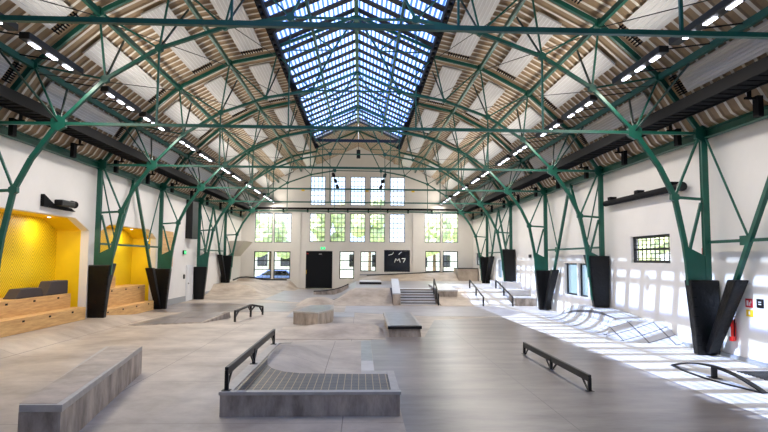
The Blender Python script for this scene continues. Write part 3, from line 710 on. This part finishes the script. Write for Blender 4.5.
# sloped floor behind the platform, falling away to the floor
P=[]
for x,yb in [(-1.8,13.5)]+back[::-1][1:-1]+[(0.0,11.16)]:
    row=[]
    for j in range(15):
        f=j/14; y=yb+(18.3-yb)*f; row.append((x,y,.386*(1-sm((x+1.65)/1.6))*(1-sm((y-14.6)/3.6))+.008))
    P.append(row)
mb=MB(); mb.grid(P,0.0); mb.build('rear_bank','floor',t,smooth=False)
rail('grind_rail','long black grind rail along the left edge of the paved platform',-1.92,9.75,15.0,.40,.78,(9.78,12.2,14.95))
rail('grind_rail','low black flat rail on the dark floor at right centre',4.8,11.4,15.95,.0,.32,(11.43,13.7,15.92),x1=4.78)
t=thing('grind_rail','small black kinked rail left of the hexagonal block','rail',(-4.6,25.3,0))
pt=[(-4.8,23.85),(-4.55,25.9),(-4.2,26.9)]; hz=[.42,.52,.36]
mb=MB()
for k in (0,1): mb.bar((*pt[k],hz[k]),(*pt[k+1],hz[k+1]),.08,.08)
mb.build('top_bar','blacksteel',t)
for k in range(3):
    mb=MB(); mb.bar((*pt[k],0),(*pt[k],hz[k]),.08,.08); mb.build('post','blacksteel',t)
for a,b,sg in ((0,1,.25),(1,0,.2),(1,2,.35),(2,1,.3)):
    A=V((*pt[a],hz[a]-.26)); Bq=V((*pt[a],hz[a])).lerp(V((*pt[b],hz[b])),sg)
    mb=MB(); mb.bar(A,Bq,.05,.05); mb.build('brace','blacksteel',t)
# arched rail on the right
t=thing('arched_rail','low arched steel rail with a single post near the right wall','rail',(8.05,12.6,0))
def arcpts(h,x0,x1,n=16,p=1): 
    return [(x0+(x1-x0)*k/n, 14.15+(11.15-14.15)*k/n, .015+h*(1-(2*k/n-1)**2)**p) for k in range(n+1)]
mb=MB(); A=arcpts(.24,7.98,8.15)
for a,b in zip(A,A[1:]): mb.bar(a,b,.12,.03)
mb.build('top_arch','blacksteel',t)
mb=MB(); 
F=[(x-.03-.22*math.sin(math.pi*k/16),y,.02) for k,(x,y,z) in enumerate(arcpts(0,7.98,8.15))]
for a,b in zip(F,F[1:]): mb.bar(a,b,.07,.02)
mb.build('floor_arch','blacksteel',t)
mb=MB(); mb.bar((8.08,12.65,0),(8.08,12.65,.25),.12,.05); mb.box(7.98,8.18,12.5,12.8,0,.015); mb.build('post','blacksteel',t)
# hexagonal block
t=thing('hexagonal_block','grey concrete block with cut corners in the centre of the floor','block',(-1.6,24,0))
hx=[(-2.36,23.1),(-1.36,22.45),(-.86,24.0),(-.92,26.2),(-1.15,26.4),(-1.95,26.0)]
mb=MB(); mb.prism([(x,y,0) for x,y in hx],(0,0,.44)); mb.build('body','ledge',t)
mb=MB(); mb.prism([(x+(-1.6-x)*-.02,y+(24.3-y)*-.01,.44) for x,y in hx],(0,0,.07)); mb.build('top_slab','coping',t,bevel=.01)
mb=MB(); mb.prism([(x+(-1.6-x)*.14,y+(24.3-y)*.12,.51) for x,y in hx],(0,0,.004)); mb.build('top_face','greytop',t)
# box
t=thing('grind_box','grey grind box with a black steel edge right of centre','box',(1.75,21,0))
mb=MB(); mb.hexa([(1.24,19.25,0),(2.3,19.35,0),(2.38,24.2,0),(1.3,24.2,0),(1.2,19.28,.27),(2.27,19.38,.27),(2.34,24.2,.27),(1.28,24.2,.27)]); mb.build('body','ledge',t)
mb=MB(); mb.hexa([(1.18,19.2,.27),(2.32,19.3,.27),(2.32,19.42,.27),(1.19,19.32,.27),(1.18,19.2,.36),(2.32,19.3,.36),(2.32,19.42,.36),(1.19,19.32,.36)]); mb.build('front_edge','blacksteel',t,bevel=.01)
mb=MB(); mb.hexa([(1.18,19.33,.27),(2.32,19.43,.27),(2.4,24.3,.27),(1.22,24.3,.27),(1.18,19.33,.375),(2.32,19.43,.375),(2.4,24.3,.375),(1.22,24.3,.375)]); mb.build('top_slab','coping',t)
mb=MB(); mb.hexa([(1.26,19.33,.375),(2.24,19.43,.375),(2.32,24.2,.375),(1.3,24.2,.375),(1.26,19.33,.38),(2.24,19.43,.38),(2.32,24.2,.38),(1.3,24.2,.38)]); mb.build('top_face','greytop',t)
# left kicker
t=thing('kicker_ramp','low flat concrete kicker ramp on the left before the niches','ramp',(-7,24,0))
mb=MB(); mb.hexa([(-8.6,22.3,0),(-5.95,23.4,0),(-5.3,25.4,0),(-7.3,25.6,0),(-8.6,22.3,.012),(-5.95,23.4,.02),(-5.35,25.35,.27),(-7.2,25.5,.27)]); mb.build('ramp','ledge',t)
mb=MB(); mb.hexa([(-8.5,22.42,.013),(-6.05,23.45,.022),(-5.5,25.25,.255),(-7.2,25.4,.255),(-8.5,22.42,.03),(-6.05,23.45,.04),(-5.5,25.25,.275),(-7.2,25.4,.275)]); mb.build('ramp_face','floord',t)
# gentle bank behind foreground (beige)
def surf(name,lab,cat,xs,ys,fn,m,base=-.0,smooth=True):
    mb=MB(); mb.grid([[(x,y,fn(x,y)) for y in ys] for x in xs],base)
    return tag(mb.build(name,m,smooth=False),lab,cat)
def rng(a,b,n): return [a+(b-a)*k/n for k in range(n+1)]
def sm(t): t=max(0.,min(1.,t)); return t*t*(3-2*t)
def q8(t): t=max(0.,min(1.,t)); return 1-math.sqrt(max(0,1-t*t))   # concave transition
surf('low_bank','smooth beige concrete roll-over in front of the hexagonal block','bank',rng(-2.6,1.1,14),rng(18.7,22.3,14),
     lambda x,y:.01+.22*sm((y-18.8)/2.6)*sm((22.2-y)/.9)*sm((x+2.6)/1.6)*sm((1.15-x)/.5),'bank')
surf('concrete_mound','rounded beige concrete mound behind the hexagonal block','mound',rng(-3.3,-1.0,14),rng(32.0,35.2,12),
     lambda x,y:.008+.38*max(0,1-((x+2.15)/1.15)**2-((y-33.6)/1.6)**2)**.8,'bank')
# far-left bank
def fl(x,y):
    f=(y-37.05)/4.3; g=(-5.9-x)/2.3
    return .01+.72*min(q8(min(1,f)*.999) if f<1 else 1, sm(g) if g<1 else 1)
surf('quarter_bank','beige concrete bank rising to the pad at the far left','bank',rng(-10.1,-5.8,18),rng(37.05,46.8,24),fl,'bank')
def bl(x,y): return .01+sm((y-46.9)/3.7)*(.66+.35*sm((-7.8-x)/2.4))*sm((-5.0-x)/.9)+ (.02 if x<-6 else 0)
surf('back_bank','concrete bank under the left pair of end wall windows','bank',rng(-10.1,-5.0,20),rng(46.85,50.6,12),bl,'bank')
mb=MB(); pts=[(-10.0,49.0,.95)]+[(x,50.5,bl(x,50.5)+.03) for x in rng(-9.6,-6.2,8)]
pts=[(-10.05,47.6,.82),(-9.9,48.8,.95),(-9.5,49.9,1.0)]+[(x,50.52,bl(x,50.6)+.06) for x in rng(-9.0,-6.1,7)]
for a,b in zip(pts,pts[1:]): mb.bar(a,b,.1,.1)
tag(mb.build('coping_rail','blacksteel'),'dark curved coping along the top of the bank under the left windows','coping')
# right-hand raised deck, transitions and back bank
def dk(x,y):
    f=(y-(32.1 if x<4.7 else 32.1))/3.6
    g=(x+1.6)/1.7
    return .012+.79*min(sm(f),sm(g))
surf('bank_deck','beige concrete bank rising to the deck left of the steps','bank',rng(-1.6,2.08,14),rng(32.1,36.2,12),dk,'bank')
surf('bank_deck','sunlit concrete bank carrying the two black rails','bank',rng(6.61,8.9,8),rng(32.1,36.2,12),lambda x,y:.012+.79*sm((y-32.1)/3.6),'floorw')  # lighter than the beige bank: sunlight painted into its colour
surf('bank_deck','beige concrete bank rising to the deck right of the steps','bank',rng(4.78,6.6,6),rng(32.1,36.2,12),lambda x,y:.012+.79*sm((y-32.1)/3.6),'bank')
surf('raised_deck','pale concrete upper deck in front of the end wall','deck',rng(-1.6,6.6,16),rng(36.21,47.2,6),lambda x,y:.012+.79*sm((x+1.6)/1.7),'floorm')
surf('raised_deck','sunlit upper deck beside the right wall','deck',rng(6.61,10.15,6),rng(36.21,47.2,4),lambda x,y:.802,'floorw')  # deck piece lightened, sunlight painted into its colour
surf('raised_deck','sunlit deck corner under the raised block by the end wall','deck',rng(8.41,10.15,4),rng(47.21,50.6,3),lambda x,y:.802,'floorw')  # same sunlight-lightened colour as the deck piece
surf('back_bank','concrete bank along the end wall under the dark window','bank',rng(-1.6,8.4,24),rng(47.21,50.6,8),
     lambda x,y:.012+.79*sm((x+1.6)/1.7)+(.28+.05*x)*sm((y-47.2)/3.3)*sm((x+.2)/1.2),'bank')
mb=MB(); 
for a,b in zip(rng(.8,8.3,6),rng(.8,8.3,6)[1:]): mb.bar((a,50.55,1.13+.05*a),(b,50.55,1.13+.05*b),.1,.07)
tag(mb.build('coping_rail','blacksteel'),'dark coping line along the bank under the dark window','coping')
t=thing('concrete_block','beige raised block in the far right corner before the end wall','block',(9.3,49,.8))
mb=MB(); mb.box(8.45,10.1,48.3,50.65,.803,1.80); mb.build('body','bank',t)
mb=MB(); mb.box(8.42,10.12,48.27,50.68,1.80,1.87); mb.build('coping','blacksteel',t)
# swoosh ledge
t=thing('curved_ledge','dark curved ledge sweeping up in front of the black door','ledge',(-2,43,0))
mb=MB()
cv=[(-3.1+2.5*f,42.0+.3*f,.22+.42*f*f*f+.1*f) for f in rng(0,1,10)]
for a,b in zip(cv,cv[1:]):
    mb.hexa([(a[0],a[1],0),(b[0],b[1],0),(b[0],b[1]+.5,0),(a[0],a[1]+.5,0),a,b,(b[0],b[1]+.5,b[2]),(a[0],a[1]+.5,a[2])])
mb.build('body','ledge',t)
mb=MB()
for a,b in zip(cv,cv[1:]): mb.bar((a[0],a[1],a[2]+.02),(b[0],b[1],b[2]+.02),.06,.06)
mb.build('steel_edge','blacksteel',t)
t=thing('manual_pad','flat white topped pad with black front edge on the upper deck','pad',(1,41.5,.8))
mb=MB(); mb.box(.2,1.75,41.0,43.6,.80,.95); mb.build('body','blacksteel',t)
mb=MB(); mb.box(.2,1.75,41.02,43.6,.95,1.0); mb.build('top','whitetop',t)
# steps, hubba, handrail, ledge
t=thing('steps','short flight of pale steps with brown nosings up to the deck','stairs',(3.5,33.5,0))
mb=MB(); ns=6
for k in range(ns): mb.box(2.55,4.55,32.8+k*.3,36.2,k*.8/ns,(k+1)*.8/ns)
mb.build('flight','whitetop',t)
for k in range(ns):
    mb=MB(); mb.box(2.56,4.54,32.78+k*.3,32.9+k*.3,(k+.68)*.8/ns,(k+1)*.8/ns+.006); mb.build('nosing','rust' if k%2 else 'blacksteel',t)
t=thing('stair_ledge','sloping concrete ledge with white top left of the steps','ledge',(2.3,34,0))
mb=MB(); mb.hexa([(2.1,32.75,0),(2.53,32.75,0),(2.72,38,0),(2.3,38,0),(2.1,32.75,.6),(2.53,32.75,.6),(2.72,38,1.25),(2.3,38,1.25)]); mb.build('body','ledge',t)
mb=MB(); mb.hexa([(2.08,32.73,.6),(2.54,32.73,.6),(2.74,38,1.25),(2.28,38,1.25),(2.08,32.73,.66),(2.54,32.73,.66),(2.74,38,1.31),(2.28,38,1.31)]); mb.build('coping','whitetop',t)
t=thing('stair_handrail','black handrail down the right side of the steps','rail',(4.6,34,0))
mb=MB(); mb.bar((4.66,32.6,.62),(4.66,34.6,1.4),.07,.07); mb.build('top_bar','blacksteel',t)
for y,z0,z1 in ((32.6,0,.64),(33.6,.3,1.0),(34.6,.5,1.42)):
    mb=MB(); mb.bar((4.66,y,z0),(4.66,y,z1),.07,.07); mb.build('post','blacksteel',t)
t=thing('deck_ledge','grey concrete ledge right of the steps on the bank','ledge',(5.3,34.5,.4))
mb=MB(); mb.hexa([(4.8,33.9,.3),(5.95,33.9,.3),(5.95,38.5,.3),(4.8,38.5,.3),(4.8,33.9,.72),(5.95,33.9,.72),(5.95,38.5,.9),(4.8,38.5,.9)]); mb.build('body','ledge',t)
mb=MB(); mb.hexa([(4.78,33.88,.72),(5.97,33.88,.72),(5.97,38.5,.9),(4.78,38.5,.9),(4.78,33.88,.80),(5.97,33.88,.80),(5.97,38.5,.98),(4.78,38.5,.98)]); mb.build('coping','whitetop',t)
def bankrail(lab,x,o=0):
    t=thing('bank_rail',lab,'rail',(x,34,0))
    ps=[(32.1+o,.0),(34.1+o,.42),(36.1+o,.8)]
    mb=MB(); 
    for a,b in zip(ps,ps[1:]): mb.bar((x,a[0],a[1]+.5),(x,b[0],b[1]+.5),.06,.06)
    mb.build('top_bar','blacksteel',t)
    for y,z in ps:
        mb=MB(); mb.bar((x,y,z),(x,y,z+.5),.08,.08); mb.build('post','blacksteel',t)
bankrail('black rail running down the sunlit bank, nearer the steps',7.1)
bankrail('black rail down the sunlit bank, nearer the right wall',8.75)
t=thing('side_block','low grey concrete block against the right wall below the raised ledge','block',(9.6,33,0))
mb=MB(); mb.box(9.05,10.15,32.35,33.6,0,.42); mb.build('body','ledge',t)
mb=MB(); mb.box(9.03,10.17,32.33,33.6,.42,.47); mb.build('coping','whitetop',t)
mb=MB(); mb.box(8.95,10.19,33.62,36.2,0,.82); mb.box(8.95,10.19,35.4,38.6,.8,1.2); tag(mb.build('raised_ledge','floorw'),'sunlit raised ledge under the pad at the far right wall','ledge')  # sun on the step painted in by the lighter colour
# wave ramps along the right wall
def wv(x,y):
    f=(x-8.5)/1.2+.0; 
    b=sm((y-20.3)/.6)*0+1
    return .012+.70*q8(min(1,max(0,(x-8.35)/1.15))*.999 if x<9.5 else .999)*sm((28.0-y)/2.6)
def quad_surf(name,lab,m,c00,c10,c11,c01,fn,n=14,k=12):
    """bilinear patch, corners in plan; fn(u,v)->z"""
    P=[]
    for i in range(n+1):
        u=i/n; row=[]
        for j in range(k+1):
            v=j/k
            x=(1-u)*(1-v)*c00[0]+u*(1-v)*c10[0]+u*v*c11[0]+(1-u)*v*c01[0]
            y=(1-u)*(1-v)*c00[1]+u*(1-v)*c10[1]+u*v*c11[1]+(1-u)*v*c01[1]
            row.append((x,y,fn(u,v)))
        P.append(row)
    mb=MB(); mb.grid(P,0.0); return tag(mb.build(name,m),lab,'ramp')
quad_surf('wave_ramp','sunlit wave shaped bank against the right wall, farther one','ramp',(8.35,20.05),(8.75,27.3),(10.18,27.3),(10.18,18.75),
          lambda u,v:.012+(.5+.23*sm(u/.4))*q8(min(1,v/.5)*.999)*sm((1-u)/.4),18,14)
quad_surf('pyramid_ramp','sunlit pyramid bank against the right wall, nearer one','ramp',(8.21,18.68),(8.92,19.74),(10.18,18.68),(10.12,17.35),
          lambda u,v:.012+(.5+.08*v)*u,6,6)
# ------------------------------------------------------------------ outside
mb=MB(); mb.box(-120,120,YE+.4,160,-1.2,-.35); tag(mb.build('lawn','grass'),kind='structure'); bpy.data.objects['lawn'].name='floor.050'
mb=MB(); mb.box(10.6,60,-60,YE+.3,-1.2,-.4); struct(mb,'floor','pave')
def tree(x,y,h,r,lab):
    t=thing('tree',lab,'tree',(x,y,-.4),'trees outside')
    mb=MB(); mb.tube((x,y,-.4),(x,y,h*.6),.22,8,.12); mb.build('trunk','bark',t)
    bm=bmesh.new()
    for k in range(9):
        a=random.uniform(0,6.28); rr=r*random.uniform(.2,.75); c=V((x+rr*math.cos(a),y+rr*math.sin(a),h*random.uniform(.45,1)))
        res=bmesh.ops.create_icosphere(bm,subdivisions=3,radius=r*random.uniform(.4,.6))
        for v in res['verts']:
            v.co*=random.uniform(.82,1.12); v.co+=c
    m=MB(); m.bm.free(); m.bm=bm; m.build('crown','leaf',t)
for k,(x,y,h,r) in enumerate([(-9.5,63,6,2.4),(-3.2,66,8,2.3),(1.5,78,10,2.4),(-15,80,9,4),(8.2,62,6.5,2.0),(12.5,70,7,3)]):
    tree(x,y,h,r,'leafy green tree outside, %s from the left beyond the end wall windows'%['second','third','fourth','first','fifth','sixth'][k])
for k,(x,y,h,r) in enumerate([(17,27,4.0,1.8),(26,52,5,2.5)]):
    tree(x,y,h,r,['green tree outside the barred right wall window','green tree outside farther along the right wall'][k])
t=thing('far_building','pale low building beyond the trees outside the end windows','building',(0,110,-.4))
mb=MB(); mb.box(-40,30,105,118,-.5,5); mb.build('wall','facade',t)
mb=MB(); mb.box(-40.5,30.5,104.5,118.5,5,5.4); mb.build('roof','skirt',t)
for x in rng(-38,28,16):
    mb=MB(); mb.box(x-.9,x+.9,104.9,105,1.2,3.4); mb.build('window','darkglass',t)
t=thing('parked_car','blue car parked outside the end wall','car',(-7.6,58,-.35))
mb=MB(); mb.prism([(-10,57,.1),(-5.6,57,.1),(-5.5,57,.75),(-6.3,57,.9),(-7.0,57,1.45),(-8.8,57,1.45),(-9.6,57,.95),(-10.1,57,.8)],(0,1.7,0)); mb.build('body','car',t,bevel=.06)
mb=MB(); mb.prism([(-6.5,56.98,.92),(-7.05,56.98,1.38),(-8.7,56.98,1.38),(-9.4,56.98,.95)],(0,.02,0)); mb.build('side_window','darkglass',t)
for x in (-9.2,-6.5):
    for y in (57.05,58.5):
        mb=MB(); mb.tube((x,y-.1,0),(x,y+.1,0),.34,18); mb.build('wheel','black',t)

# ------------------------------------------------------------------ world, sun, camera
w=bpy.data.worlds.new('sky'); S.world=w; w.use_nodes=True
nt=w.node_tree; bg=nt.nodes['Background']
tc=nt.nodes.new('ShaderNodeTexCoord'); n=nt.nodes.new('ShaderNodeTexNoise'); n.inputs['Scale'].default_value=3.5; n.inputs['Detail'].default_value=5
nt.links.new(tc.outputs['Generated'],n.inputs[0])
r=nt.nodes.new('ShaderNodeValToRGB'); r.color_ramp.elements[0].position=.42; r.color_ramp.elements[1].position=.6
r.color_ramp.elements[0].color=(.48,.66,1,1); r.color_ramp.elements[1].color=(.9,.95,1,1)
nt.links.new(n.outputs[0],r.inputs[0]); nt.links.new(r.outputs[0],bg.inputs[0]); bg.inputs[1].default_value=1.9
sl=bpy.data.lights.new('sun','SUN'); sl.energy=12; sl.angle=.009; sl.color=(1,.86,.68)
so=bpy.data.objects.new('sun',sl); COL.objects.link(so); so.rotation_euler=V((.87,.10,-1.)).to_track_quat('-Z','Y').to_euler()
# the lamps of the linear lights, plus added upward fills to brighten the roof
for s in (-1,1):
    for i in range(-1,5):
        al=bpy.data.lights.new('lamp_glow','AREA'); al.shape='RECTANGLE'; al.size=.3; al.size_y=5.5; al.energy=135; al.color=(1,.93,.83)
        ao=bpy.data.objects.new('lamp_glow',al); COL.objects.link(ao); ao.location=(s*7.28,Y(i)+3.9,7.36); ao.rotation_euler=(0,s*math.radians(12),0)
        ul=al.copy(); ul.energy=52; uo=bpy.data.objects.new('added_roof_fill',ul); COL.objects.link(uo); uo.location=(s*7.1,Y(i)+3.9,7.66); uo.rotation_euler=(0,math.radians(180)+s*math.radians(-38),0)

F,yaw,pit,rol=577.2564,.0399,.0749,.0065
f=V((math.sin(yaw)*math.cos(pit),math.cos(yaw)*math.cos(pit),math.sin(pit)))
rr=V((math.cos(yaw),-math.sin(yaw),0)); u=rr.cross(f)
r2=rr*math.cos(rol)+u*math.sin(rol); u2=-rr*math.sin(rol)+u*math.cos(rol)
cd=bpy.data.cameras.new('camera'); co=bpy.data.objects.new('camera',cd); COL.objects.link(co)
mt=Matrix(((r2.x,u2.x,-f.x,.2636),(r2.y,u2.y,-f.y,0),(r2.z,u2.z,-f.z,2.565),(0,0,0,1))); co.matrix_world=mt
cd.sensor_width=36; cd.lens=36*F/768; cd.clip_end=500
S.camera=co
S.view_settings.view_transform='Standard'; S.view_settings.look='None'; S.view_settings.gamma=1; S.view_settings.exposure=.85
S.cycles.max_bounces=8; S.cycles.diffuse_bounces=5; S.cycles.transparent_max_bounces=16
S.cycles.use_denoising=True; S.cycles.caustics_reflective=False; S.cycles.caustics_refractive=False
